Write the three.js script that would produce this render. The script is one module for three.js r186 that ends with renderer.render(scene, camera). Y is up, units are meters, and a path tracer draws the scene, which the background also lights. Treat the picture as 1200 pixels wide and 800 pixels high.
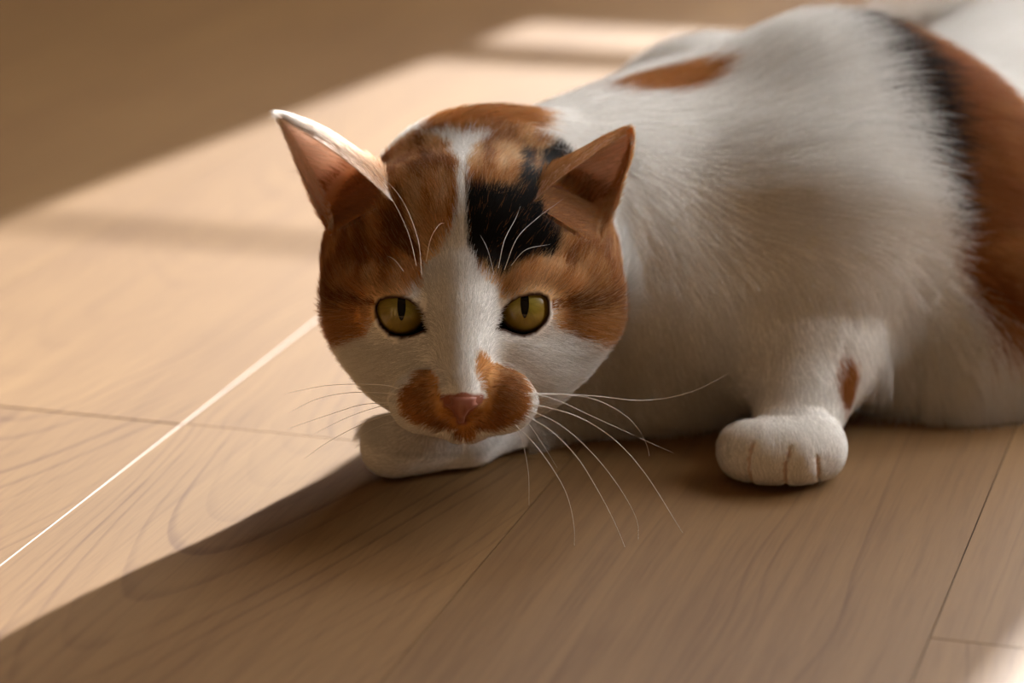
import * as THREE from 'three';
import { mergeGeometries } from 'three/addons/utils/BufferGeometryUtils.js';

// ------------------------------------------------------------------ camera, sky, sun, exposure
const CAMERA_HEIGHT = 0.32, TILT = THREE.MathUtils.degToRad(17), FOV = 13.69;
const renderer = new THREE.WebGLRenderer({ antialias: true });
renderer.toneMapping = THREE.LinearToneMapping;
renderer.toneMappingExposure = 1.14;
renderer.shadowMap.enabled = true;
const scene = new THREE.Scene();
const camera = new THREE.PerspectiveCamera(FOV, 1200 / 800, 0.05, 60);
camera.position.set(0, CAMERA_HEIGHT, 0);
camera.rotation.set(-TILT, 0, 0);
camera.focus = 0.895;
camera.userData.fStop = 6.3;
scene.add(camera);

scene.background = new THREE.Color(0.975, 0.965, 0.95);      // even bright sky
scene.backgroundIntensity = 8.0;

const SUN_TURN = THREE.MathUtils.degToRad(63.5), SUN_RISE = THREE.MathUtils.degToRad(19);
const sun = new THREE.DirectionalLight(new THREE.Color(1.0, 1.0, 0.985), 16.2);
sun.name = 'sun';
sun.position.set(Math.cos(SUN_TURN) * Math.cos(SUN_RISE) * 6, Math.sin(SUN_RISE) * 6, -Math.sin(SUN_TURN) * Math.cos(SUN_RISE) * 6);
sun.castShadow = true;
sun.shadow.radius = 1.6;
sun.shadow.mapSize.set(4096, 4096);
Object.assign(sun.shadow.camera, { left: -3, right: 3, top: 3, bottom: -3, near: 0.5, far: 14 });
scene.add(sun, sun.target);

// ------------------------------------------------------------------ helpers
const clamp = (x, a = 0, b = 1) => Math.min(b, Math.max(a, x));
const smooth = (a, b, x) => { const t = clamp((x - a) / (b - a)); return t * t * (3 - 2 * t); };
const lerp = (a, b, t) => a + (b - a) * t;
function rng(seed) { let s = seed | 0; return () => { s = (s + 0x6d2b79f5) | 0; let t = Math.imul(s ^ (s >>> 15), 1 | s); t = (t + Math.imul(t ^ (t >>> 7), 61 | t)) ^ t; return ((t ^ (t >>> 14)) >>> 0) / 4294967296; }; }
const hash3 = (x, y, z) => { let h = Math.imul(x, 374761393) + Math.imul(y, 668265263) + Math.imul(z, 1274126177) | 0; h = Math.imul(h ^ (h >>> 13), 1274126177); return ((h ^ (h >>> 16)) >>> 0) / 4294967296; };
function noise3(x, y, z) {
  const ix = Math.floor(x), iy = Math.floor(y), iz = Math.floor(z), f = (t) => t * t * (3 - 2 * t), u = f(x - ix), v = f(y - iy), w = f(z - iz);
  const k = (a, b, c) => hash3(ix + a, iy + b, iz + c);
  return lerp(lerp(lerp(k(0, 0, 0), k(1, 0, 0), u), lerp(k(0, 1, 0), k(1, 1, 0), u), v), lerp(lerp(k(0, 0, 1), k(1, 0, 1), u), lerp(k(0, 1, 1), k(1, 1, 1), u), v), w) * 2 - 1;
}
const fbm = (x, y, z, n = 4) => { let s = 0, a = 0.5; for (let i = 0; i < n; i++) { s += a * noise3(x, y, z); x = x * 2 + 7.1; y = y * 2 + 3.7; z = z * 2 + 1.3; a *= 0.5; } return s; };
const counts = {};
function numbered(name) { const n = counts[name] = (counts[name] ?? -1) + 1; return n ? name + '_' + String(n).padStart(3, '0') : name; }
function mesh(name, geometry, material, parent) {
  const m = new THREE.Mesh(geometry, material); m.name = numbered(name); m.castShadow = m.receiveShadow = true; (parent ?? scene).add(m); return m;
}

// ------------------------------------------------------------------ the room: floor of boards, walls, ceiling
// The boards run along ALONG (a); ACROSS (q) points to their right.  Plan directions, x right and z towards the viewer.
const GRAIN_TURN = THREE.MathUtils.degToRad(73.25);
const ALONG = new THREE.Vector3(Math.cos(GRAIN_TURN), 0, -Math.sin(GRAIN_TURN)), ACROSS = new THREE.Vector3(Math.sin(GRAIN_TURN), 0, Math.cos(GRAIN_TURN));
const room = (q, y, a) => new THREE.Vector3(0, y, 0).addScaledVector(ACROSS, q).addScaledVector(ALONG, a);
const Q0 = -1.75, Q1 = 1.35, A0 = -1.3, A1 = 2.25, TALL = 2.4, THICK = 0.12;

function roomBox(q0, q1, y0, y1, a0, a1) {                  // a box in room directions
  const g = new THREE.BoxGeometry(q1 - q0, y1 - y0, a1 - a0);
  g.rotateY(GRAIN_TURN - Math.PI / 2);
  const c = room((q0 + q1) / 2, (y0 + y1) / 2, (a0 + a1) / 2);
  return g.translate(c.x, c.y, c.z);
}
const WALL = new THREE.MeshStandardMaterial({ color: new THREE.Color(0.14, 0.085, 0.04), roughness: 0.95 });
const CEILING = new THREE.MeshStandardMaterial({ color: new THREE.Color(0.30, 0.20, 0.11), roughness: 0.95 });
const FRAME = new THREE.MeshStandardMaterial({ color: new THREE.Color(0.55, 0.40, 0.26), roughness: 0.5 });
function struct(name, geometries, material) { const m = mesh(name, mergeGeometries(geometries), material); m.userData.kind = 'structure'; return m; }

// back wall: window 1 throws the strip of sun on the left, the pier keeps the cat in the shade, window 2 the patch at the lower right
const SILL = 0.213, HEAD = 2.34, W1 = [-0.3765, -0.0425], W2 = [0.182, 1.30];
struct('wall_back', [
  roomBox(Q0 - THICK, W1[0], -0.06, TALL, A1, A1 + THICK), roomBox(W1[1], W2[0], -0.06, TALL, A1, A1 + THICK), roomBox(W2[1], Q1 + THICK, -0.06, TALL, A1, A1 + THICK),
  roomBox(W1[0], W1[1], -0.06, SILL, A1, A1 + THICK), roomBox(W2[0], W2[1], -0.06, SILL, A1, A1 + THICK),
  roomBox(W1[0], W1[1], HEAD, TALL, A1, A1 + THICK), roomBox(W2[0], W2[1], HEAD, TALL, A1, A1 + THICK),
], WALL);
struct('window_1', [roomBox(W1[0], W1[1], 0.2645, 0.2745, A1 + 0.05, A1 + 0.075), roomBox(W1[0], W1[1], 0.4140, 0.4168, A1 + 0.05, A1 + 0.06)], FRAME);
struct('window_2', [roomBox(W2[0], W2[1], 0.2645, 0.2745, A1 + 0.05, A1 + 0.075)], FRAME);
const RW = [1.2, 2.1], RY = [0.7, 2.3];
struct('wall_right', [
  roomBox(Q1, Q1 + THICK, -0.06, TALL, A0, RW[0]), roomBox(Q1, Q1 + THICK, -0.06, TALL, RW[1], A1),
  roomBox(Q1, Q1 + THICK, -0.06, RY[0], RW[0], RW[1]), roomBox(Q1, Q1 + THICK, RY[1], TALL, RW[0], RW[1]),
], WALL);
struct('window_3', [roomBox(Q1 + 0.04, Q1 + 0.08, RY[0], RY[1], 1.63, 1.66)], FRAME);
struct('added_sun_blocker', [roomBox(1.22, 3.2, -0.5, 4.3, 6.0, 6.2)], WALL);       // unseen slab added to keep sun, not sky, off most of window 2
struct('wall_left', [roomBox(Q0 - THICK, Q0, -0.06, TALL, A0 - THICK, A1)], WALL);
struct('wall_front', [roomBox(Q0, Q1 + THICK, -0.06, TALL, A0 - THICK, A0)], WALL);
struct('ceiling', [roomBox(Q0 - THICK, Q1 + THICK, TALL, TALL + THICK, A0 - THICK, A1 + THICK)], CEILING);

// the boards
const BOARD = 0.1405, BOARD_LONG = 0.909, FIRST = -0.3840;
function woodTexture(seed, crown) {                          // crown-cut boards show nested arches, the others straight lines
  const W = 448, H = 1792, r = rng(seed), data = new Uint8Array(W * H * 4);
  const off = crown ? (r() - 0.5) * 0.05 : 0.10 + r() * 0.08, lean = 0.13 + r() * 0.08, tone = 0.95 + r() * 0.10, pitch = crown ? 0.0047 : 0.0052;
  const dark = [0.115, 0.046, 0.013], pale = [0.288, 0.163, 0.061];
  for (let j = 0; j < H; j++) for (let i = 0; i < W; i++) {
    const x = (i / W - 0.5) * BOARD, y = (j / H - 0.5) * BOARD_LONG;
    const wob = fbm(x * 8 + seed, y * 4.5, seed * 3.1, 3) * (crown ? 0.034 : 0.016);
    const u = x - off + wob, d0 = crown ? 0.040 : 0.02;
    const ring = 40 + (Math.sqrt(u * u + d0 * d0) - (y + wob * 2) * (crown ? lean : 0.006)) / pitch, f = ring - Math.floor(ring), weight = 0.2 + 1.0 * Math.max(0, noise3(Math.floor(ring) * 0.73, y * 2.2, seed));
    const line = smooth(0.60, 0.92, f) * (1 - smooth(0.92, 1.0, f)) * weight;
    const fleck = Math.max(0, noise3(x * 1100, y * 34, seed + 9)) * 0.24 + noise3(x * 2400, y * 110, seed) * 0.09, streak = noise3(x * 330, y * 4.5, seed + 3) * 0.11;
    const k = clamp(0.74 + noise3(x * 16, y * 4, seed + 31) * 0.14 + noise3(x * 40, y * 22, seed + 2) * 0.05 + streak - line * (crown ? 0.46 : 0.24) - fleck * 0.7, 0, 1), o = (j * W + i) * 4;
    for (let c = 0; c < 3; c++) data[o + c] = clamp(Math.pow(lerp(dark[c], pale[c], k) * tone, 1 / 2.2) * 255, 0, 255);
    data[o + 3] = 255;
  }
  const t = new THREE.DataTexture(data, W, H); t.colorSpace = THREE.SRGBColorSpace; t.magFilter = THREE.LinearFilter; t.wrapS = t.wrapT = THREE.RepeatWrapping; t.needsUpdate = true; return t;
}
function grainRelief() {
  const W = 256, H = 1024, data = new Uint8Array(W * H * 4);
  for (let j = 0; j < H; j++) for (let i = 0; i < W; i++) {
    const v = 128 + 70 * noise3(i * 0.9, j * 0.06, 3) + 50 * noise3(i * 0.05, j * 0.012, 8), o = (j * W + i) * 4;
    data[o] = data[o + 1] = data[o + 2] = clamp(v, 0, 255); data[o + 3] = 255;
  }
  const t = new THREE.DataTexture(data, W, H); t.magFilter = THREE.LinearFilter; t.wrapS = t.wrapT = THREE.RepeatWrapping; t.needsUpdate = true; return t;
}
const relief = grainRelief();
const boardMaterials = [[3, 1], [11, 0], [23, 1], [37, 0], [41, 1], [59, 0]].map(([s, crown]) => new THREE.MeshPhysicalMaterial({ map: woodTexture(s, crown), roughness: 0.62, ior: 1.46, bumpMap: relief, bumpScale: 0.00006 }));
function boardGeometry(len, v0, b) {                            // bevelled board; u across, v along, one texture per board length
  const w = BOARD / 2 - (b > 0 ? 0.0001 : 0.00022), l = len / 2 - 0.00025, t = 0.012, pos = [], uv = [], idx = [];
  const ring = (x, y, z) => [[-x, y, -z], [x, y, -z], [x, y, z], [-x, y, z]];
  const quad = (p) => { const n = pos.length / 3; for (const v of p) { pos.push(...v); uv.push(v[0] / BOARD + 0.5, v0 + (l - v[2]) / BOARD_LONG); } idx.push(n, n + 2, n + 1, n, n + 3, n + 2); };
  const top = ring(w - b, 0, l - b), mid = ring(w, -b, l), low = ring(w, -t, l);
  quad(top);
  for (let i = 0; i < 4; i++) { const j = (i + 1) % 4; if (b > 0) quad([mid[i], mid[j], top[j], top[i]]); quad([low[i], low[j], mid[j], mid[i]]); }
  const g = new THREE.BufferGeometry();
  g.setAttribute('position', new THREE.Float32BufferAttribute(pos, 3)); g.setAttribute('uv', new THREE.Float32BufferAttribute(uv, 2)); g.setIndex(idx); g.computeVertexNormals(); return g.rotateX(0);
}
const floor = new THREE.Group(); floor.name = 'floor'; floor.userData.kind = 'structure'; scene.add(floor);
{
  const under = mesh('underlay', roomBox(Q0, Q1, -0.06, -0.0005, A0, A1), new THREE.MeshStandardMaterial({ color: new THREE.Color(0.035, 0.02, 0.012), roughness: 0.9 }), floor);
  const shared = new Map(), seams = { '-1': 0.8735, 0: 0.8735, 1: 0.8745 - 0.0, 2: 0.3, 3: 0.7584 }, r = rng(5);
  for (let k = -9; k < 13; k++) {
    const q0 = FIRST + (k - 1) * BOARD;                       // strip 1 lies between the two long seams left of the cat
    if (q0 + BOARD > Q1 || q0 < Q0) { r(); continue; }
    const seam = seams[k] ?? r() * BOARD_LONG;
    let at = A0 + (((seam - A0) % BOARD_LONG) + BOARD_LONG) % BOARD_LONG - BOARD_LONG, n = 0;
    for (; at < A1; at += BOARD_LONG, n++) {
      const a0 = Math.max(at, A0), a1 = Math.min(at + BOARD_LONG, A1), len = a1 - a0;
      if (len < 0.02) continue;
      const bevel = k === 0 ? 0.0003 : 0, key = bevel + len.toFixed(3) + ((a0 - at) / BOARD_LONG).toFixed(2);
      if (!shared.has(key)) shared.set(key, boardGeometry(len, (a0 - at) / BOARD_LONG, bevel));
      const b = mesh('plank', shared.get(key), boardMaterials[k === 1 ? [2, 0, 2, 4, 0][n] : k === 2 ? 3 : k === 3 ? [1, 5, 4, 1, 4][n] : Math.floor(hash3(k, n, 4) * boardMaterials.length)], floor);
      b.position.copy(room(q0 + BOARD / 2, 0, (a0 + a1) / 2)); b.rotation.y = GRAIN_TURN - Math.PI / 2;
    }
  }
}

// ------------------------------------------------------------------ the cat
// Sculpted in millimetres in axes that lie like its face: X to its left, Y up its brow, Z out of the face; TURN carries them into the room.
const LENS = 3332.24;
const TURN = new THREE.Matrix4().makeRotationX(-TILT).setPosition(0, CAMERA_HEIGHT, 0).multiply(new THREE.Matrix4().makeScale(0.001, 0.001, 0.001));
const BACK = TURN.clone().invert();
const FACE = 895;                                           // the plane of the eyes
const V = (x, y, d) => [(x - 600) / LENS * d, -(y - 400) / LENS * d, -d];       // d in mm
const F = (x, y, z = 0) => V(x, y, FACE - z);
const MM = FACE / LENS;                                     // mm per unit on the face
const ct = Math.cos(TILT), st = Math.sin(TILT);
const heightOf = (p) => CAMERA_HEIGHT * 1000 + p[1] * ct + p[2] * st;            // mm over the floor
const sub = (a, b) => [a[0] - b[0], a[1] - b[1], a[2] - b[2]], dot = (a, b) => a[0] * b[0] + a[1] * b[1] + a[2] * b[2], len3 = (a) => Math.hypot(a[0], a[1], a[2]);
const norm3 = (a) => { const l = len3(a) || 1; return [a[0] / l, a[1] / l, a[2] / l]; }, mix3 = (a, b, t) => [lerp(a[0], b[0], t), lerp(a[1], b[1], t), lerp(a[2], b[2], t)];
const smin = (a, b, k) => { const h = Math.max(k - Math.abs(a - b), 0) / k; return Math.min(a, b) - h * h * k * 0.25; };
const smax = (a, b, k) => -smin(-a, -b, k);
// signed distance to an outline in face millimetres (X, Y)
const outline = (list) => list.map(([x, y]) => { const p = F(x, y, 0); return [p[0], p[1]]; });
function inPoly(pts, x, y) {
  let d = 1e9, s = 1;
  for (let i = 0, j = pts.length - 1; i < pts.length; j = i++) {
    const ex = pts[j][0] - pts[i][0], ey = pts[j][1] - pts[i][1], wx = x - pts[i][0], wy = y - pts[i][1], t = clamp((wx * ex + wy * ey) / (ex * ex + ey * ey));
    d = Math.min(d, (wx - ex * t) ** 2 + (wy - ey * t) ** 2);
    const c1 = y >= pts[i][1], c2 = y < pts[j][1], c3 = ex * wy > ey * wx;
    if ((c1 && c2 && c3) || (!c1 && !c2 && !c3)) s = -s;
  }
  return s * Math.sqrt(d);
}
const EYES = [
  { at: F(469, 364, -9), lid: outline([[441, 360], [444, 353], [452, 350], [466, 349], [477, 351], [487, 358], [494, 368], [497, 379], [500, 387], [493, 388], [484, 392], [470, 394], [458, 391], [448, 383], [443, 372]]), look: F(470, 358, 0) },
  { at: F(614, 362, -9), lid: outline([[642, 358], [641, 350], [634, 346], [622, 346], [608, 349], [597, 356], [590, 366], [587, 377], [584, 385], [591, 385], [602, 390], [614, 392], [627, 388], [637, 378], [642, 368]]), look: F(615, 355, 0) },
];
const NOSE = outline([[518, 464], [530, 461], [554, 461], [567, 464], [563, 472], [551, 479], [546, 487], [545, 495], [538, 495], [537, 487], [532, 479], [522, 472]]);

// ---- the figure as one field: tapered limbs and rounded masses joined by a soft minimum
const prims = [];
const ell = (c, r, k = 8, axes) => prims.push({ kind: 0, c, r, k, R: Math.max(...r), axes });
const cap = (a, b, ra, rb, k = 8) => { const c = mix3(a, b, 0.5); prims.push({ kind: 1, a, b, ra, rb, k, c, R: len3(sub(a, b)) / 2 + Math.max(ra, rb) }); };
// trunk
ell(V(985, 235, 1072), [78, 61, 82], 26);
cap(V(1120, 250, 1140), V(1225, 165, 1240), 60, 66, 25);
ell(V(1200, 105, 1290), [80, 64, 74], 25);
ell(V(950, 232, 1036), [46, 55, 38], 38);
ell(V(830, 168, 1100), [42, 40, 40], 12);
ell(V(770, 335, 1005), [58, 48, 46], 32);
cap(F(560, 300, -62), V(770, 238, 1040), 40, 47, 26);
ell(F(562, 252, -72), [38, 35, 32], 14);
ell(V(1104, 385, 1028), [50, 44, 36], 12);
ell(V(730, 455, 1010), [42, 20, 32], 14);
// its left foreleg, upright at the right of the picture
cap(V(945, 280, 1002), V(952, 405, 985), 41, 22, 26);
cap(V(952, 405, 985), V(932, 505, 955), 22, 14, 8);
ell(V(917, 525, 944), [17.6, 10.2, 15], 6);
for (const [x, y, d] of [[868, 529, 942], [898, 537, 937], [938, 537, 937], [962, 527, 944]]) ell(V(x, y, d), [7.4, 8.4, 11], 8);
// its right forepaw, lying turned out under the chin
cap(V(462, 523, 944), V(545, 519, 957), 11, 8.8, 6);
cap(V(545, 519, 957), V(612, 498, 990), 8.8, 12, 6);
cap(V(612, 502, 985), V(690, 440, 1010), 13, 28, 12);
// hind legs and tail, outside the frame
cap(V(1120, 425, 1040), V(1300, 250, 1160), 32, 46, 16);
ell(V(1320, 230, 1190), [36, 46, 52], 16);
cap(V(1340, 345, 1125), V(1275, 372, 1065), 13, 12, 12);
cap(V(1120, 150, 1370), V(1090, 200, 1330), 40, 26, 20);
cap(V(1260, 110, 1350), V(1420, 215, 1345), 17, 12, 14);
cap(V(1420, 215, 1345), V(1530, 330, 1220), 12, 10, 8);
// head
ell(F(545, 283, -40), [42, 28.5, 37], 8);
ell(F(432, 300, -46), [13, 13, 14], 10);
ell(F(672, 300, -46), [12.5, 13, 14], 10);
ell(F(456, 352, -32), [20.5, 24, 24], 10);
ell(F(646, 350, -32), [22, 24, 24], 10);
ell(F(549, 412, -26), [37, 26, 31], 10);
ell(F(468, 336, -9), [14, 6.5, 8], 6);
ell(F(616, 334, -9), [14, 6.5, 8], 6);
cap(F(543, 335, -8), F(543, 452, 14), 10.5, 7.2, 7);
ell(F(505, 471, 7), [12.6, 10.2, 12], 4);
ell(F(582, 471, 7), [12.2, 10.2, 12], 4);
ell(F(544, 500, 3), [8, 5.2, 9], 3.5);
ell(F(543, 470, 17), [5.5, 4.5, 6], 4);
function dPrim(q, p) {
  if (q.kind === 0) {
    const x = p[0] - q.c[0], y = p[1] - q.c[1], z = p[2] - q.c[2], r = q.r;
    const k0 = Math.hypot(x / r[0], y / r[1], z / r[2]), k1 = Math.hypot(x / (r[0] * r[0]), y / (r[1] * r[1]), z / (r[2] * r[2]));
    return k1 < 1e-9 ? -Math.min(...r) : k0 * (k0 - 1) / k1;
  }
  const ax = q.b[0] - q.a[0], ay = q.b[1] - q.a[1], az = q.b[2] - q.a[2], px = p[0] - q.a[0], py = p[1] - q.a[1], pz = p[2] - q.a[2];
  const t = clamp((px * ax + py * ay + pz * az) / (ax * ax + ay * ay + az * az));
  return Math.hypot(px - ax * t, py - ay * t, pz - az * t) - lerp(q.ra, q.rb, t);
}
const toeGaps = [[[882, 520], [877, 540], [881, 566]], [[927, 524], [920, 545], [921, 572]], [[957, 535], [960, 560]]].flatMap((l) => l.slice(1).map((b, i) => [l[i], b])).map(([a, b]) => [V(a[0], a[1], 926), V(b[0], b[1], 926)]);
const mouth = [[543, 492, 17], [543, 501, 16], [527, 508, 13], [505, 510, 10], [487, 505, 6]].map((p) => F(...p)), mouth2 = [[543, 501, 16], [560, 508, 13], [582, 510, 10], [600, 505, 6]].map((p) => F(...p));
function segDist(p, a, b) { const ab = sub(b, a), t = clamp(dot(sub(p, a), ab) / dot(ab, ab)); return len3(sub(p, [a[0] + ab[0] * t, a[1] + ab[1] * t, a[2] + ab[2] * t])); }
const EARHOLES = [{ kind: 0, c: F(412, 240, -26), r: [14, 10, 16] }, { kind: 0, c: F(672, 250, -24), r: [14, 11.5, 17] }];
const toeGap = (p) => { let d = 50; if (p[1] < -20 && p[0] > 60 && p[0] < 120 && p[2] > -942 && p[2] < -900) for (const [a, b] of toeGaps) { const k = a[2] / p[2], q = [p[0] * k, p[1] * k, a[2]]; d = Math.min(d, segDist(q, a, [b[0], b[1], a[2]])); } return d; };
const headMiddle = F(545, 350, -15);
function field(p) {
  let d = 1e3;
  for (const q of prims) {
    const far = Math.hypot(p[0] - q.c[0], p[1] - q.c[1], p[2] - q.c[2]) - q.R;
    if (far > d + q.k) continue;
    d = smin(d, dPrim(q, p), q.k);
  }
  if (len3(sub(p, headMiddle)) < 75) {
    for (const e of EYES) {
      if (len3(sub(p, e.at)) > 24) continue;
      d = smin(d, len3(sub(p, e.at)) - 11.2, 2.5);                                 // lids over the ball
      d = smax(d, -Math.max(inPoly(e.lid, p[0], p[1]), e.at[2] + 1 - p[2]), 0.9);   // the opening between them
    }
    let m = 1e3;
    for (let i = 0; i + 1 < mouth.length; i++) m = Math.min(m, segDist(p, mouth[i], mouth[i + 1]));
    for (let i = 0; i + 1 < mouth2.length; i++) m = Math.min(m, segDist(p, mouth2[i], mouth2[i + 1]));
    d = smax(d, -(m - 0.8), 1.6);
  }
  if (p[1] > 25 && p[2] > -960) for (const e of EARHOLES) d = smax(d, -dPrim(e, p), 3);
  const gap = toeGap(p); if (gap < 4) d += 1.3 * Math.exp(-gap * gap * 3);              // creases between the toes
  return smax(d, 1.0 - heightOf(p), 2);                                             // flat where it rests on the floor
}
const normalAt = (f, p, e = 0.4) => norm3([f([p[0] + e, p[1], p[2]]) - f([p[0] - e, p[1], p[2]]), f([p[0], p[1] + e, p[2]]) - f([p[0], p[1] - e, p[2]]), f([p[0], p[1], p[2] + e]) - f([p[0], p[1], p[2] - e])]);

// naive surface nets over a box, empty blocks skipped; keep(p) says which cells to draw
function nets(f, lo, hi, cell, keep) {
  const n = [0, 1, 2].map((c) => Math.ceil((hi[c] - lo[c]) / cell) + 1), B = 6, at = (i, j, k) => (k * n[1] + j) * n[0] + i;
  const val = new Float32Array(n[0] * n[1] * n[2]).fill(1e3), P = (i, j, k) => [lo[0] + i * cell, lo[1] + j * cell, lo[2] + k * cell];
  for (let k = 0; k < n[2]; k += B) for (let j = 0; j < n[1]; j += B) for (let i = 0; i < n[0]; i += B) {
    const d = f(P(i + B / 2, j + B / 2, k + B / 2)), far = Math.abs(d) > B * cell * 1.75;
    for (let c = k; c < Math.min(k + B, n[2]); c++) for (let b = j; b < Math.min(j + B, n[1]); b++) for (let a = i; a < Math.min(i + B, n[0]); a++) val[at(a, b, c)] = far ? d : f(P(a, b, c));
  }
  const vert = new Int32Array(val.length).fill(-1), pos = [], idx = [];
  for (let k = 0; k + 1 < n[2]; k++) for (let j = 0; j + 1 < n[1]; j++) for (let i = 0; i + 1 < n[0]; i++) {
    let m = 0; const v = [];
    for (let c = 0; c < 8; c++) { const x = val[at(i + (c & 1), j + (c >> 1 & 1), k + (c >> 2))]; v.push(x); if (x < 0) m++; }
    if (m === 0 || m === 8) continue;
    let s = [0, 0, 0], w = 0;
    for (let a = 0; a < 8; a++) for (const bit of [1, 2, 4]) {
      const b = a | bit; if (a & bit || (v[a] < 0) === (v[b] < 0)) continue;
      const t = v[a] / (v[a] - v[b]);
      s[0] += (a & 1) + (bit === 1 ? t : 0); s[1] += (a >> 1 & 1) + (bit === 2 ? t : 0); s[2] += (a >> 2) + (bit === 4 ? t : 0); w++;
    }
    let p = [lo[0] + (i + s[0] / w) * cell, lo[1] + (j + s[1] / w) * cell, lo[2] + (k + s[2] / w) * cell];
    vert[at(i, j, k)] = pos.length / 3; pos.push(...p);
  }
  for (let k = 1; k + 1 < n[2]; k++) for (let j = 1; j + 1 < n[1]; j++) for (let i = 1; i + 1 < n[0]; i++) {
    const v0 = val[at(i, j, k)] < 0;
    for (let ax = 0; ax < 3; ax++) {
      if (v0 === (val[at(i + (ax === 0), j + (ax === 1), k + (ax === 2))] < 0)) continue;
      const q = ax === 0 ? [[0, 0, 0], [0, -1, 0], [0, -1, -1], [0, 0, -1]] : ax === 1 ? [[0, 0, 0], [0, 0, -1], [-1, 0, -1], [-1, 0, 0]] : [[0, 0, 0], [-1, 0, 0], [-1, -1, 0], [0, -1, 0]];
      const id = q.map(([a, b, c]) => vert[at(i + a, j + b, k + c)]);
      if (id.some((x) => x < 0)) continue;
      if (keep && !keep([lo[0] + i * cell, lo[1] + j * cell, lo[2] + k * cell])) continue;
      if (v0) idx.push(id[0], id[1], id[2], id[0], id[2], id[3]); else idx.push(id[0], id[2], id[1], id[0], id[3], id[2]);
    }
  }
  const used = new Int32Array(pos.length / 3).fill(-1), pp = [], nn = [];
  const index = idx.map((v) => { if (used[v] < 0) { used[v] = pp.length / 3; const p = [pos[v * 3], pos[v * 3 + 1], pos[v * 3 + 2]], g = normalAt(f, p, cell * 0.35), d = clamp(f(p), -cell, cell) * 0.8; pp.push(p[0] - g[0] * d, p[1] - g[1] * d, p[2] - g[2] * d); nn.push(...g); } return used[v]; });
  const g = new THREE.BufferGeometry();
  g.setAttribute('position', new THREE.Float32BufferAttribute(pp, 3)); g.setAttribute('normal', new THREE.Float32BufferAttribute(nn, 3)); g.setIndex(index);
  return g;
}
// cells of 1.1 mm round the head and the paws, 3 mm elsewhere
const boxes = [[F(355, 535, 0), F(745, 140, 0), -100, 34]].map(([a, b, z0, z1]) => [[a[0], a[1], -FACE + z0], [b[0], b[1], -FACE + z1]]);
boxes.push([V(405, 585, 960).map((v, c) => c === 2 ? -975 : v), V(600, 470, 940).map((v, c) => c === 2 ? -915 : v)], [V(835, 600, 950).map((v, c) => c === 2 ? -972 : v), V(1000, 480, 940).map((v, c) => c === 2 ? -905 : v)]);
const inside = (b, p) => p[0] >= b[0][0] && p[0] <= b[1][0] && p[1] >= b[0][1] && p[1] <= b[1][1] && p[2] >= b[0][2] && p[2] <= b[1][2];
const fine = boxes.map((b, n) => nets(field, b[0].map((v) => v - 3), b[1].map((v) => v + 3), 1.1, (p) => inside(b, p) && !boxes.slice(0, n).some((o) => inside(o, p))));
const shrunk = boxes.map(([a, b]) => [a.map((v) => v + 3.2), b.map((v) => v - 3.2)]);
const coarse = nets(field, [-75, -140, -1470], [480, 140, -860], 3, (p) => !shrunk.some((b) => inside(b, p)));

// ---- ears: bowls between an inner and an outer rim
function ear(inner, outer, bulge, tipRound) {
  const NS = 28, NT = 36, curve = (pts) => new THREE.CatmullRomCurve3(pts.map((p) => new THREE.Vector3(...p)));
  const ci = curve(inner), co = curve(outer), sheet = (s, t, lift) => {
    const a = ci.getPoint(t), b = co.getPoint(t), m = a.lerp(b, s), round = Math.pow(Math.max(0, 4 * s * (1 - s)), 0.62), k = Math.pow(1 - t, 0.75) * round * smooth(-0.04, 0.17, t);
    return [m.x + bulge[0] * k, m.y + bulge[1] * k, m.z + bulge[2] * k - lift];
  };
  const front = [], back = [];
  for (let j = 0; j <= NT; j++) for (let i = 0; i <= NS; i++) { const s = i / NS, t = Math.pow(j / NT, 0.9) * 0.995; front.push(sheet(s, t, 0)); }
  const id = (i, j) => j * (NS + 1) + i, nrm = front.map((p, n) => {
    const i = n % (NS + 1), j = Math.floor(n / (NS + 1)), u = sub(front[id(Math.min(i + 1, NS), j)], front[id(Math.max(i - 1, 0), j)]), v = sub(front[id(i, Math.min(j + 1, NT))], front[id(i, Math.max(j - 1, 0))]);
    return norm3([u[1] * v[2] - u[2] * v[1], u[2] * v[0] - u[0] * v[2], u[0] * v[1] - u[1] * v[0]]);
  });
  const flip = nrm[id(NS >> 1, 4)][2] < 0 ? -1 : 1;
  const pos = [], nor = [], idx = [], info = [];
  for (let side = 0; side < 2; side++) front.forEach((p, n) => {
    const i = n % (NS + 1), j = Math.floor(n / (NS + 1)), edge = Math.min(1, Math.min(i, NS - i) / 3), thick = 1.5 * Math.sqrt(edge * (2 - edge)), m = nrm[n], o = side ? -thick * flip : 0;
    pos.push(p[0] + m[0] * o, p[1] + m[1] * o, p[2] + m[2] * o); const d = side ? -flip : flip; nor.push(m[0] * d, m[1] * d, m[2] * d); info.push([side, i / NS, j / NT]);
  });
  const M = front.length;
  for (let side = 0; side < 2; side++) for (let j = 0; j < NT; j++) for (let i = 0; i < NS; i++) {
    const a = id(i, j) + side * M, b = id(i + 1, j) + side * M, c = id(i + 1, j + 1) + side * M, d = id(i, j + 1) + side * M;
    if ((flip > 0) !== (side === 1)) idx.push(a, b, c, a, c, d); else idx.push(a, c, b, a, d, c);
  }
  const g = new THREE.BufferGeometry();
  g.setAttribute('position', new THREE.Float32BufferAttribute(pos, 3)); g.setAttribute('normal', new THREE.Float32BufferAttribute(nor, 3)); g.setIndex(idx);
  return { g, info };
}
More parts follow.
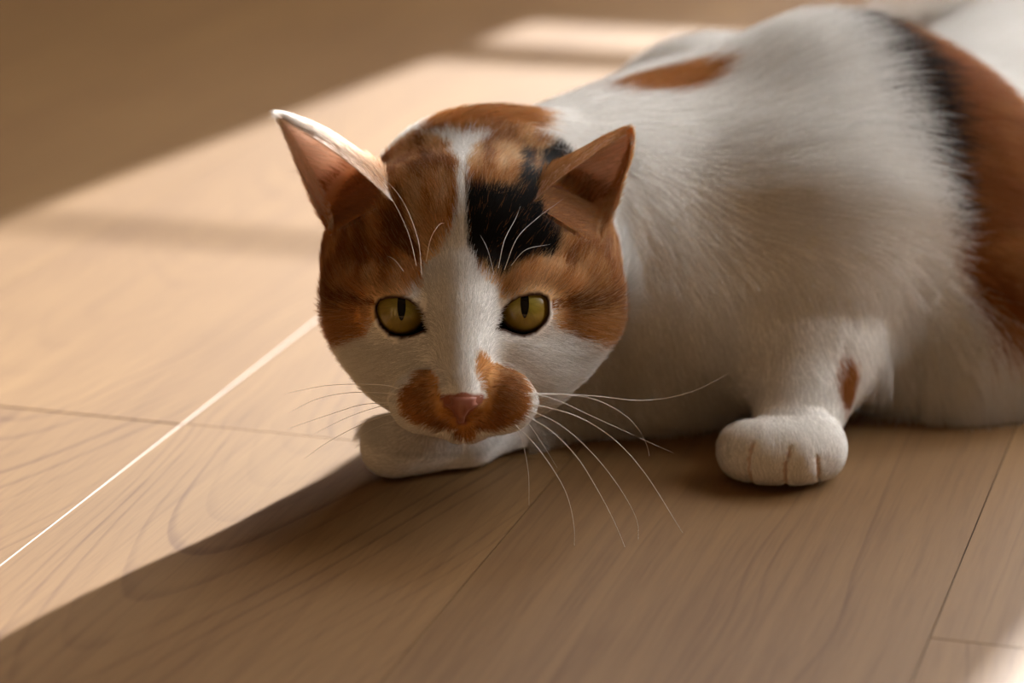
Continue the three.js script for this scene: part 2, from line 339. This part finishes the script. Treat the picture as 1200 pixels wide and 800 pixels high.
const ears = [
  ear([F(460, 236, -11), F(430, 208, -13), F(390, 176, -19), F(330, 138, -36)], [F(386, 276, -30), F(362, 225, -37), F(340, 172, -38), F(328, 140, -37)], [3, 14, -26]),
  ear([F(621, 240, -11), F(652, 212, -13), F(692, 183, -20), F(733, 154, -34)], [F(703, 292, -22), F(719, 243, -34), F(726, 222, -38), F(737, 190, -37), F(740, 166, -35)], [-3, 13, -26]),
];

// ---- coat colours (pigment of skin and hair), found from the place on the body
const WHITE = [0.97, 0.96, 0.94], GINGER = [0.68, 0.35, 0.105], RUST = [0.40, 0.160, 0.045], SABLE = [0.014, 0.011, 0.010], SAND = [0.82, 0.62, 0.38], PINK = [0.90, 0.76, 0.69];
const ginger = {
  left: outline([[536, 192], [538, 215], [535, 250], [527, 275], [512, 300], [497, 318], [494, 340], [470, 348], [441, 356], [440, 372], [430, 390], [412, 402], [390, 404], [360, 380], [340, 250], [385, 200], [430, 172], [470, 162], [508, 163], [528, 177]]),
  right: outline([[547, 192], [545, 215], [546, 250], [549, 290], [560, 318], [578, 336], [590, 352], [612, 344], [640, 346], [648, 362], [652, 384], [672, 392], [698, 408], [720, 395], [750, 350], [760, 240], [710, 145], [660, 150], [610, 155], [575, 161], [555, 176]]),
  padLeft: outline([[505, 431], [494, 436], [486, 447], [474, 456], [469, 468], [471, 481], [486, 494], [508, 502], [526, 502], [557, 503], [557, 480], [523, 472], [515, 462], [513, 444]]),
  padRight: outline([[562, 416], [575, 424], [590, 427], [606, 436], [618, 450], [621, 468], [616, 484], [600, 498], [575, 503], [530, 502], [530, 480], [562, 472], [570, 462], [562, 448], [556, 436]]),
  chin: outline([[536, 499], [556, 499], [558, 510], [546, 515], [534, 509]]),
};
const black = [
  outline([[546, 222], [570, 226], [600, 230], [622, 236], [640, 262], [652, 290], [640, 300], [618, 300], [600, 318], [588, 326], [572, 320], [556, 306], [548, 285], [545, 250]]),
  outline([[606, 214], [612, 180], [620, 186], [622, 214], [640, 180], [652, 166], [660, 172], [680, 178], [665, 196], [640, 216], [622, 238], [604, 236]]),
];
const rustLines = [outline([[380, 352], [412, 346], [442, 352], [442, 358], [410, 358], [380, 366]]), outline([[646, 350], [676, 348], [724, 352], [730, 366], [690, 362], [648, 360]]),
  outline([[452, 256], [476, 262], [498, 296], [490, 310], [462, 290]])];
const BAND = [0.93, 0.369, 0], bandLean = (z) => Math.max(0, -1012 - z) * 0.4;
const patches = [
  { c: [51, 93, -1011], a: norm3([0.95, 0.26, -0.15]), long: 21, wide: 12 },
  { c: [113, -14, -961], a: norm3([0.3, 0.95, 0]), long: 9.5, wide: 6.5, dark: 0.75 },
];
function coat(p, head) {
  const n1 = fbm(p[0] * 0.16, p[1] * 0.16, p[2] * 0.16, 2), n2 = noise3(p[0] * 0.9, p[1] * 0.9, p[2] * 0.9), soft = n1 * 2.2 + n2 * 0.8;
  let c = WHITE;
  const nape = sub(p, [-13, 76, -957]);
  if (Math.hypot(nape[0] / 22.5, nape[1] / 13, nape[2] / 24) < 1 + soft * 0.1) return mix3(GINGER, RUST, clamp(0.35 + n1));
  if (head) {
    const k = FACE / -p[2], x = p[0] * k, y = p[1] * k;      // a face patch follows the head round
    if (p[2] > -FACE + 4 && p[1] < -20.5 && inPoly(NOSE, p[0], p[1]) < 2.5) return mix3(GINGER, RUST, 0.5);
    let d = 1e3;
    for (const g of Object.values(ginger)) d = Math.min(d, inPoly(g, x, y));
    if (d + soft * 0.55 < 0 && !(p[2] < -FACE - 46 && p[1] < 45)) {
      const bar = fbm(p[0] * 0.23, p[1] * 0.07, p[2] * 0.07 + 4, 3), fore = smooth(10, 22, y);
      c = mix3(GINGER, RUST, clamp(0.2 + bar * 2.8 * (0.5 + fore) + 0.45 * smooth(-6, -14, y)));
      c = mix3(c, SAND, clamp(0.12 - bar * 1.8 * fore + n2 * 0.15));
      if (p[2] > -FACE - 16) c = mix3(c, SAND, 0.6 * smooth(6, 2.5, Math.min(inPoly(EYES[0].lid, p[0], p[1]), inPoly(EYES[1].lid, p[0], p[1]))));
      if (rustLines.some((l) => inPoly(l, x, y) + n2 * 0.8 < 0)) c = mix3(RUST, SABLE, 0.25);
      if (x > F(543, 0)[0]) {
        const b = Math.min(inPoly(black[0], x, y), inPoly(black[1], x, y)) + soft * 1.2;
        if (b < 0.8) c = mix3(c, SABLE, clamp(0.8 - b * 0.6));
      }
    }
    return c;
  }
  const t = dot(p, BAND) + bandLean(p[2]) - 154 + n1 * 3 + n2 * 1.2;
  if (t > 0 && p[2] > -1125 && p[1] > 8 + n1 * 8) {
    const fade = smooth(30, 100, p[1]), w = 2 + 13 * fade;
    c = t < w && fade > 0.05 ? mix3(SABLE, RUST, 0.05) : t < 62 ? mix3(GINGER, [0.36, 0.125, 0.027], clamp(0.9 + n1 * 0.9)) : WHITE;
  }
  for (const s of patches) {
    const v = sub(p, s.c), u = dot(v, s.a), w = Math.sqrt(Math.max(0, dot(v, v) - u * u));
    if ((u / s.long) ** 2 + (w / s.wide) ** 2 < 1 + soft * 0.12) c = mix3(GINGER, RUST, clamp((s.dark ?? 0.3) + n1));
  }
  return c;
}
const onHead = (p) => p[2] > -FACE - 70 && inside(boxes[0], p) && (p[2] > -FACE - 12 || len3([(p[0] - headMiddle[0]) / 60, (p[1] - headMiddle[1] - 3) / 58, (p[2] - headMiddle[2] + 12) / 64]) < 1);

// ---- skin: one surface
function tinted(g, colourOf) { const p = g.attributes.position, c = new Float32Array(p.count * 3); for (let i = 0; i < p.count; i++) c.set(colourOf([p.getX(i), p.getY(i), p.getZ(i)], i), i * 3); g.setAttribute('color', new THREE.BufferAttribute(c, 3)); return g; }
const LIDRIM = [0.075, 0.04, 0.03];
const lipGap = (p) => { let d = 50; if (Math.abs(p[0] - headMiddle[0]) < 24 && p[1] < -18) for (const q of [mouth, mouth2]) for (let i = 0; i + 1 < q.length; i++) d = Math.min(d, segDist(p, q[i], q[i + 1])); return d; };
const skinColour = (p) => {
  if (toeGap(p) < 0.6) return [0.74, 0.60, 0.51];
  if (p[2] > -FACE + 8 && inPoly(NOSE, p[0], p[1]) < 0.6) return [0.36, 0.14, 0.09];
  if (p[2] > -FACE - 2 && lipGap(p) < 1.2) return [0.2, 0.085, 0.055];
  if (p[1] > 25 && p[2] > -960 && EARHOLES.some((e) => dPrim(e, p) < 0.8)) return [0.30, 0.15, 0.10];
  if (onHead(p)) for (const e of EYES) { const d = inPoly(e.lid, p[0], p[1]); if (d < 1.3 && p[2] > e.at[2] - 2) return mix3(LIDRIM, coat(p, true), smooth(0.6, 1.3, d)); }
  return coat(p, onHead(p));
};
const earColour = (side) => (p, i) => { const [s, u, t] = ears[side].info[i]; return s ? mix3(side ? GINGER : WHITE, PINK, 0.8) : mix3(PINK, mix3(GINGER, RUST, 0.5), smooth(0.42, 0.05, t)); };
const skinMaterial = new THREE.MeshPhysicalMaterial({ vertexColors: true, roughness: 0.85, specularIntensity: 0.3 });
const cat = new THREE.Group(); cat.name = 'cat'; scene.add(cat);
const BASE = new THREE.Vector3(0.12, 0, -1.0);
cat.position.copy(BASE);
cat.userData = { label: 'calico cat crouching low on the wooden floor, head down, staring ahead', category: 'cat' };
const toRoom = (g) => { g.applyMatrix4(TURN); g.translate(-BASE.x, -BASE.y, -BASE.z); return g; };
const surfaces = [...fine, coarse].map((g) => tinted(g, skinColour)), earSkins = ears.map((e, i) => tinted(e.g, earColour(i)));
const earMaterial = new THREE.MeshPhysicalMaterial({ vertexColors: true, roughness: 1, specularIntensity: 0.3, transmission: 0.5, thickness: 0, side: THREE.DoubleSide });   // thin skin lets the sun through
mesh('body', toRoom(mergeGeometries([mergeGeometries(surfaces), mergeGeometries(earSkins)], true)), [skinMaterial, earMaterial], cat);

// ---- eyes
const gloss = (c, extra = {}) => new THREE.MeshPhysicalMaterial({ color: new THREE.Color(...c), roughness: 0.5, specularIntensity: 0, clearcoat: 1, clearcoatRoughness: 0.03, ...extra });
const irisMaterial = new THREE.MeshPhysicalMaterial({ vertexColors: true, roughness: 0.35, clearcoat: 1, clearcoatRoughness: 0.03 });
for (const e of EYES) {
  const R = 9.6, gaze = norm3(sub([e.look[0] * 0.995, e.look[1], e.at[2] + R], e.at)), up = new THREE.Quaternion().setFromUnitVectors(new THREE.Vector3(0, 0, 1), new THREE.Vector3(...gaze));
  const place = (g) => toRoom(g.applyQuaternion(up).translate(...e.at));
  const ball = mesh('eye', place(new THREE.SphereGeometry(R, 48, 32)), gloss([0.03, 0.02, 0.015]), cat);
  const dome = (shape, r) => {                               // a cap of the ball with the outline shape(angle), in mm from the gaze
    const N = 96, M = 18, pos = [], nor = [], idx = [];
    for (let j = 0; j <= M; j++) for (let i = 0; i < N; i++) { const a = i / N * Math.PI * 2, [sx, sy] = shape(a), x = sx * j / M, y = sy * j / M, z = Math.sqrt(Math.max(0.01, r * r - x * x - y * y)); pos.push(x, y, z); nor.push(x / r, y / r, z / r); }
    for (let j = 0; j < M; j++) for (let i = 0; i < N; i++) { const a = j * N + i, b = j * N + (i + 1) % N; idx.push(a, a + N, b, b, a + N, b + N); }
    const g = new THREE.BufferGeometry(); g.setAttribute('position', new THREE.Float32BufferAttribute(pos, 3)); g.setAttribute('normal', new THREE.Float32BufferAttribute(nor, 3)); g.setIndex(idx); return g;
  };
  const iris = dome((a) => [Math.cos(a) * 8.5, Math.sin(a) * 8.5], R + 0.12);
  tinted(iris, (p) => {
    const rr = Math.hypot(p[0], p[1]), a = Math.atan2(p[1], p[0]), ray = noise3(Math.cos(a) * 9, Math.sin(a) * 9, rr * 0.5) * 0.5 + noise3(Math.cos(a) * 26, Math.sin(a) * 26, rr * 0.8) * 0.5;
    let c = mix3([0.32, 0.27, 0.035], [0.27, 0.185, 0.015], smooth(2, 6.5, rr)); c = c.map((v) => v * (1 + ray * 0.25));
    return mix3(c, [0.03, 0.02, 0.01], smooth(7.3, 8.3, rr));
  });
  mesh('iris', place(iris), irisMaterial, ball);
  mesh('pupil', place(dome((a) => { const c = Math.cos(a), s = Math.sin(a); return [c * 1.35 * Math.sqrt(Math.abs(c) * 0.4 + 0.6), s * 4.6]; }, R + 0.2)), gloss([0.004, 0.004, 0.004]), ball);
}
// ---- nose
{
  const c = F(543, 473, 15), f = (p) => {
    let d = dPrim({ kind: 0, c, r: [8.6, 6.6, 8.6] }, p);
    d = smax(d, inPoly(NOSE, p[0], p[1]), 1.6);
    for (const s of [-1, 1]) { const a = F(543 + s * 15, 472, 24), b = F(543 + s * 24, 467, 18); d = smax(d, -(segDist(p, a, b) - 1.0), 0.7); }
    const g0 = F(543, 478, 24), g1 = F(543, 496, 22); return smax(d, -(segDist(p, g0, g1) - 0.35), 0.8);
  };
  const g = tinted(nets(f, [c[0] - 9, c[1] - 8, c[2] - 2], [c[0] + 9, c[1] + 6, c[2] + 10], 0.35), (p) => mix3([0.33, 0.115, 0.075], [0.42, 0.175, 0.12], clamp(0.5 + noise3(p[0] * 0.7, p[1] * 0.7, 0))));
  mesh('nose', toRoom(g), new THREE.MeshPhysicalMaterial({ vertexColors: true, roughness: 0.42 }), cat);
}
// ---- fur: tufts of tapering hairs combed along the body
// each a bundle of hairs: three bands and a point, seven corners a hair
class Bundle {
  constructor(room) { this.p = new Float32Array(room * 21); this.n = new Float32Array(room * 21); this.c = new Float32Array(room * 21); this.room = room; this.count = 0; }
  hair(p, n, t, b, L, width, rise, bend, twist, colour) {      // t: the way it lies, b: across, n: away from the skin
    if (this.count === this.room) return;
    let o = this.count++ * 21;
    const cw = Math.cos(twist), sw = Math.sin(twist);
    for (let i = 0; i <= 3; i++) {
      const s = i / 3, x = s * L, y = (rise * (s - 0.55 * s * s)) * L - 0.15, z = bend * s * s * L, w = width * 0.5 * (1 - 0.6 * s * s), tone = 0.93 + 0.12 * s;
      for (const e of i < 3 ? [-1, 1] : [0]) for (let a = 0; a < 3; a++) {
        const at = o + a;
        this.p[at] = p[a] + t[a] * x + n[a] * (y + sw * w * e) + b[a] * (z + cw * w * e);
        this.n[at] = n[a] * 0.92 + t[a] * 0.12 + b[a] * (-0.3 * sw + 0.22 * e);
        this.c[at] = colour[a] * tone;
        if (a === 2) o += 3;
      }
    }
  }
  build() {
    const N = this.count, idx = new Uint32Array(N * 15), pos = this.p.subarray(0, N * 21), nor = this.n.subarray(0, N * 21), m = TURN.elements;
    for (let h = 0, k = 0; h < N; h++) { const v = h * 7; for (const q of [0, 1, 2, 1, 3, 2, 2, 3, 4, 3, 5, 4, 4, 5, 6]) idx[k++] = v + q; }
    for (let i = 0; i < pos.length; i += 3) { const x = nor[i], y = nor[i + 1], z = nor[i + 2], l = Math.hypot(x, y, z) || 1; nor[i] = x / l; nor[i + 1] = y / l; nor[i + 2] = z / l; }
    const g = new THREE.BufferGeometry();
    g.setAttribute('position', new THREE.BufferAttribute(pos, 3)); g.setAttribute('normal', new THREE.BufferAttribute(nor, 3)); g.setAttribute('color', new THREE.BufferAttribute(this.c.subarray(0, N * 21), 3)); g.setIndex(new THREE.BufferAttribute(idx, 1));
    return toRoom(g);
  }
}
const bundles = { short_fur: new Bundle(330000), long_fur: new Bundle(300000), ear_fringe: new Bundle(6000) };
const WIDE = { short_fur: 0.145, long_fur: 0.22, ear_fringe: 0.10 };
const R = rng(2024);
function plant(kind, p, n, dir, L, colour, lift = 0, wide = 1) {
  const d = dot(dir, n), t0 = norm3([dir[0] - n[0] * d, dir[1] - n[1] * d, dir[2] - n[2] * d]), b0 = [t0[1] * n[2] - t0[2] * n[1], t0[2] * n[0] - t0[0] * n[2], t0[0] * n[1] - t0[1] * n[0]];
  const yaw = (R() + R() - 1) * 0.34, c = Math.cos(yaw), s = Math.sin(yaw), t = [0, 1, 2].map((a) => t0[a] * c + b0[a] * s), b = [0, 1, 2].map((a) => b0[a] * c - t0[a] * s);
  bundles[kind].hair(p, n, t, b, L * (0.75 + R() * 0.5), WIDE[kind] * wide * (0.8 + R() * 0.4), 0.24 + lift + (R() - 0.5) * 0.26, (R() - 0.5) * 0.16, (R() - 0.5) * 2.0, colour);
}
const noseTip = F(543, 474, 20), faceX = F(543, 0)[0], eyeY = F(0, 366)[1], lidEdge = (p) => Math.min(inPoly(EYES[0].lid, p[0], p[1]), inPoly(EYES[1].lid, p[0], p[1]));
function headFur(p, n) {
  const k = FACE / -p[2], x = p[0] * k - faceX, y = p[1] * k - eyeY, lid = p[2] > -FACE - 16 ? lidEdge(p) : 50, nose = p[2] > -FACE + 10 ? inPoly(NOSE, p[0], p[1]) : 50;
  if (p[1] > 25 && EARHOLES.some((e) => dPrim(e, p) < 0.3)) return null;
  if (lid < 0.9 || nose < -0.4) return null;
  const s = Math.sign(x) || 1, ax = Math.abs(x), side = smooth(5, 13, ax), high = smooth(-4, 10, y);
  let dir = [lerp(0.15 * s, s * lerp(1, 0.55, high), side), lerp(1, lerp(-0.22, 1, high), side), -0.5];
  const pad = smooth(-14, -22, y) * smooth(26, 20, ax);
  dir = mix3(dir, [s * 1, -0.55, -0.3], pad * smooth(2, 7, ax));
  if (y < -34) dir = mix3(dir, [s * 0.3, -1, -0.2], smooth(-33, -37, y) * smooth(16, 8, ax));
  let L = lerp(4.2, 7.5, smooth(20, 42, Math.hypot(x, (y - 2) * 0.9)));
  L = lerp(L, 10.5, smooth(30, 45, ax) * smooth(18, -5, y) * smooth(-45, -30, y));
  L = lerp(L, 3.4, pad); L = lerp(L, 3, smooth(-22, -28, y) * smooth(28, 20, ax)); if (ax < 9 && y < 8 && y > -26) L = Math.min(L, 3.2);
  const lip = lipGap(p); if (lip < 0.9) return null;
  L = Math.min(L, 1.7 + lid * 0.75, 1.6 + nose * 0.5, 1.4 + lip * 0.7);
  return { L, dir, every: 0.15, kind: 'short_fur', lift: L > 8 ? 0.1 : 0.02 };
}
const bodyMiddle = V(985, 232, 1072);
function bodyFur(p, n) {
  const y = p[1] - bodyMiddle[1], h = heightOf(p), x = p[0], z = p[2];
  if (h < 2.2 && n[1] < -0.3) return null;
  const paw = (x > 66 && x < 122 && h < 30 && z > -975 && z < -900) || (x < 5 && h < 30 && z > -990);
  if (paw) { const left = x < 30, gap = toeGap(p); if (gap < 0.3) return null; return { L: Math.min(1.3 + gap * 0.6, lerp(2.6, 5.5, smooth(10, 30, h))), dir: left ? [-1, -0.1, 0.2] : [0.05, -1, 0.5], every: 0.2, kind: 'short_fur', lift: -0.05 }; }
  const leg = smooth(36, 26, Math.hypot(x - 103, z + 970)) * smooth(75, 45, h);
  const low = smooth(-5, -60, y), chest = smooth(90, 55, x);
  let dir = [lerp(0.95, 0.25, low), lerp(smooth(10, 60, y) * 0.30 - 0.12, -1, low), -0.35];
  dir = mix3(dir, [0.35, -0.9, -0.1], chest * smooth(30, -10, y) * 0.8);
  dir = mix3(dir, [0.25, -1, 0.05], leg);
  let L = lerp(15, 21, smooth(60, 110, x));
  L = lerp(L, 12, chest * 0.6); L = lerp(L, 5.5, leg);
  if (x < 30 && y > -20) L = Math.min(L, lerp(8, 13, smooth(-30, 30, x)));
  const flank = smooth(112, 128, x) * smooth(45, 0, p[1]) * (1 - leg), lock = noise3(x * 0.20, p[1] * 0.05, z * 0.20);   // the loose belly fur falls in locks
  dir = [dir[0] + lock * 0.6 * flank, dir[1], dir[2] + lock * 0.3 * flank]; L = lerp(L, 25, flank);
  L = Math.min(L, 4 + h * (0.9 + 0.25 * flank));
  const chin = len3(sub(p, headMiddle)); if (chin < 90) L = Math.min(L, lerp(4, 10, smooth(60, 90, chin)));
  return { L, dir, every: L > 10 ? 0.80 : 0.45, kind: 'long_fur', lift: 0.02 + 0.06 * low + flank * (0.06 + 0.22 * lock) };
}
const eye0 = [0, 0, 0];
for (const g of surfaces) {
  const P = g.attributes.position, N = g.attributes.normal, I = g.index, pt = (i) => [P.getX(i), P.getY(i), P.getZ(i)], nt = (i) => [N.getX(i), N.getY(i), N.getZ(i)];
  let owed = 0;
  for (let f = 0; f < I.count; f += 3) {
    const i = [I.getX(f), I.getX(f + 1), I.getX(f + 2)], [a, b, c] = i.map(pt), u = sub(b, a), v = sub(c, a), area = 0.5 * Math.hypot(u[1] * v[2] - u[2] * v[1], u[2] * v[0] - u[0] * v[2], u[0] * v[1] - u[1] * v[0]);
    const n0 = nt(i[0]), head = onHead(a), facing = -dot(n0, norm3(a)) ;
    const w = (facing < -0.2 ? 3 : 1) * (a[0] > 225 ? 3 : 1) * (a[2] < -1230 ? 2 : 1);         // the far side grows fewer, and what lies well outside the picture too
    const probe = head ? headFur(a, n0) : bodyFur(a, n0);
    if (!probe) continue;
    owed += area / (probe.every * w);
    while (owed > 0) {
      owed -= 1;
      let s = R(), t = R(); if (s + t > 1) { s = 1 - s; t = 1 - t; }
      const p = [0, 1, 2].map((c2) => a[c2] + u[c2] * s + v[c2] * t), n = norm3(mix3(mix3(n0, nt(i[1]), s), nt(i[2]), t)), F2 = head ? headFur(p, n) : bodyFur(p, n);
      if (!F2) continue;
      const j = head ? (p[1] < eyeY + 6 && Math.abs(p[0] - faceX) > 22 ? 3 : 1.1) : 5; let cc = coat([p[0] + (R() - 0.5) * j, p[1] + (R() - 0.5) * j, p[2] + (R() - 0.5) * j * 0.3], head); const tone = (head ? 0.74 : 0.86) + R() * (head ? 0.46 : 0.22);
      if (cc !== WHITE && head) { const u = R(); if (cc[0] > 0.3 && u < 0.14) cc = mix3(cc, SAND, 0.6); else if (u > 0.93) cc = mix3(cc, SABLE, 0.4); else if (cc[0] < 0.2 && u < 0.03) cc = RUST; }
      plant(F2.kind, p, n, F2.dir, F2.L, cc.map((q) => Math.min(0.98, q * tone)), F2.lift, Math.sqrt(w));
    }
  }
}
ears.forEach((e, side) => {                                   // plush on the back of the ears, a thin fringe inside
  const g = earSkins[side], P = g.attributes.position, N = g.attributes.normal, I = g.index, at = (A, i) => [A.getX(i), A.getY(i), A.getZ(i)];
  const tip = side ? F(738, 155, -34) : F(328, 138, -36);
  let owed = 0;
  for (let f = 0; f < I.count; f += 3) {
    const i = [I.getX(f), I.getX(f + 1), I.getX(f + 2)], [a, b, c] = i.map((k) => at(P, k)), u = sub(b, a), v = sub(c, a), area = 0.5 * Math.hypot(u[1] * v[2] - u[2] * v[1], u[2] * v[0] - u[0] * v[2], u[0] * v[1] - u[1] * v[0]), [isBack, s0, t0] = e.info[i[0]];
    const rim = Math.min(s0, 1 - s0) < 0.08;
    owed += area / (isBack ? 0.17 : rim ? 0.14 : t0 < 0.18 ? 0.25 : 1.1);
    while (owed > 0) {
      owed -= 1;
      const s = R(), t = R() * (1 - s), p = [0, 1, 2].map((q) => a[q] + u[q] * s + v[q] * t), n = norm3(at(N, i[0]));
      const toTip = norm3(sub(tip, p)), tone = 0.9 + R() * 0.2;
      if (isBack) plant('short_fur', p, n, mix3(toTip, [side ? 0.6 : -0.6, 0.5, -0.2], 0.2), 4.2, (side ? mix3(GINGER, SAND, R() * 0.5) : mix3(mix3(GINGER, SAND, R() * 0.7), WHITE, clamp(0.15 + t0 * 0.9))).map((q) => q * tone), 0);
      else if (rim) plant('short_fur', p, n, toTip, 3.2, (side ? mix3(GINGER, SAND, R()) : mix3(SAND, WHITE, 0.3 + R() * 0.6)).map((q) => q * tone), 0.2);
      else if (t0 < 0.2) plant('short_fur', p, n, [side ? 0.7 : -0.7, 0.5, 0.2], 5, mix3(mix3(GINGER, RUST, 0.85), SAND, 0.25 * R()).map((q) => q * tone), 0.1);
      else plant('ear_fringe', p, n, [side ? 1 : -1, lerp(0.1, 0.6, t0), 0.35], lerp(11, 5, t0) * (0.7 + R() * 0.6), mix3(mix3(RUST, SAND, 0.5 + 0.5 * R()), WHITE, 0.9 * R()), 0.15);
    }
  }
});
const furMaterial = new THREE.MeshPhysicalMaterial({ vertexColors: true, roughness: 0.72, specularIntensity: 0.14, transmission: 0.6, thickness: 0, side: THREE.DoubleSide });
for (const k in bundles) { const m = mesh(k, bundles[k].build(), furMaterial, cat); m.userData.kind = 'stuff'; }
console.log('hairs', Object.entries(bundles).map(([k, q]) => k + ' ' + q.count).join(', '));

// ---- whiskers and brow hairs
function hair(points, r0) {
  const curve = new THREE.CatmullRomCurve3(points.map((p) => new THREE.Vector3(...p))), N = 40, S = 6, fr = curve.computeFrenetFrames(N), pos = [], nor = [], idx = [];
  for (let i = 0; i <= N; i++) { const c = curve.getPointAt(i / N), r = r0 * (1 - 0.86 * i / N); for (let j = 0; j < S; j++) { const a = j / S * 6.2832, n = fr.normals[i].clone().multiplyScalar(Math.cos(a)).addScaledVector(fr.binormals[i], Math.sin(a)); nor.push(n.x, n.y, n.z); pos.push(c.x + n.x * r, c.y + n.y * r, c.z + n.z * r); } }
  for (let i = 0; i < N; i++) for (let j = 0; j < S; j++) { const a = i * S + j, b = i * S + (j + 1) % S; idx.push(a, b, a + S, b, b + S, a + S); }
  const g = new THREE.BufferGeometry(); g.setAttribute('position', new THREE.Float32BufferAttribute(pos, 3)); g.setAttribute('normal', new THREE.Float32BufferAttribute(nor, 3)); g.setIndex(idx); return toRoom(g);
}
const whiskerMaterial = new THREE.MeshPhysicalMaterial({ color: new THREE.Color(0.95, 0.94, 0.92), roughness: 0.35 });
const strands = [
  ['whisker', 1.15 * 0.15, 15, 0, [[612, 461], [634, 461], [697, 464], [757, 469], [810, 459], [855, 437]]],
  ['whisker', 1.15 * 0.14, 15, 2, [[614, 464], [640, 462], [697, 468], [739, 492], [757, 519], [761, 534]]],
  ['whisker', 1.15 * 0.16, 15, 8, [[610, 472], [636, 476], [679, 489], [720, 515], [754, 552], [800, 624]]],
  ['whisker', 1.15 * 0.14, 15, 6, [[610, 478], [632, 485], [660, 500], [697, 534], [731, 579], [747, 612], [748, 632]]],
  ['whisker', 1.15 * 0.16, 15, 9, [[606, 482], [624, 491], [645, 504], [675, 534], [701, 575], [724, 620], [742, 668]]],
  ['whisker', 1.15 * 0.16, 15, 8, [[594, 488], [606, 500], [622, 515], [645, 545], [664, 579], [673, 620], [672, 656]]],
  ['whisker', 1.15 * 0.13, 14, 6, [[590, 484], [600, 496], [611, 515], [619, 552], [620, 592]]],
  ['whisker', 1.15 * 0.11, 15, -6, [[612, 460], [645, 466], [697, 489], [754, 515], [790, 531]]],
  ['whisker', 1.15 * 0.11, 14, -4, [[600, 482], [619, 496], [637, 522], [653, 548]]],
  ['whisker', 1.15 * 0.13, 15, 0, [[474, 458], [455, 452], [416, 450], [380, 452], [335, 461]]],
  ['whisker', 1.15 * 0.12, 15, 0, [[474, 464], [452, 461], [409, 460], [370, 468], [340, 483]]],
  ['whisker', 1.15 * 0.13, 15, 2, [[476, 472], [455, 472], [424, 474], [385, 486], [338, 502]]],
  ['whisker', 1.15 * 0.11, 15, 3, [[476, 472], [450, 475], [412, 487], [370, 507]]],
  ['whisker', 1.15 * 0.13, 15, 5, [[480, 480], [464, 483], [424, 497], [384, 518], [357, 537]]],
  ['whisker', 1.15 * 0.11, 14, 6, [[482, 486], [468, 491], [440, 501], [412, 517]]],
  ['brow_hair', 0.13, 4, -18, [[494, 322], [490, 282], [471, 234], [439, 198]]],
  ['brow_hair', 0.12, 4, -16, [[488, 311], [479, 275], [460, 234], [442, 208]]],
  ['brow_hair', 0.10, 4, -6, [[499, 307], [505, 279], [514, 264], [523, 261]]],
  ['brow_hair', 0.10, 4, -2, [[473, 318], [464, 306], [453, 299]]],
  ['brow_hair', 0.12, 4, -18, [[584, 314], [591, 282], [606, 252], [619, 211]]],
  ['brow_hair', 0.12, 4, -14, [[591, 316], [606, 279], [629, 256], [660, 233]]],
  ['brow_hair', 0.10, 4, -6, [[579, 322], [572, 294], [560, 270]]],
  ['brow_hair', 0.10, 4, -6, [[599, 311], [614, 294], [645, 286]]],
];
for (const [name, r, z0, z1, path] of strands) mesh(name, hair(path.map(([x, y], i) => F(x, y, lerp(z0, z1, i / (path.length - 1)) + (name === 'brow_hair' ? 5 * Math.sin(i / (path.length - 1) * 3.1) : 0))), r), whiskerMaterial, cat);
renderer.render(scene, camera);
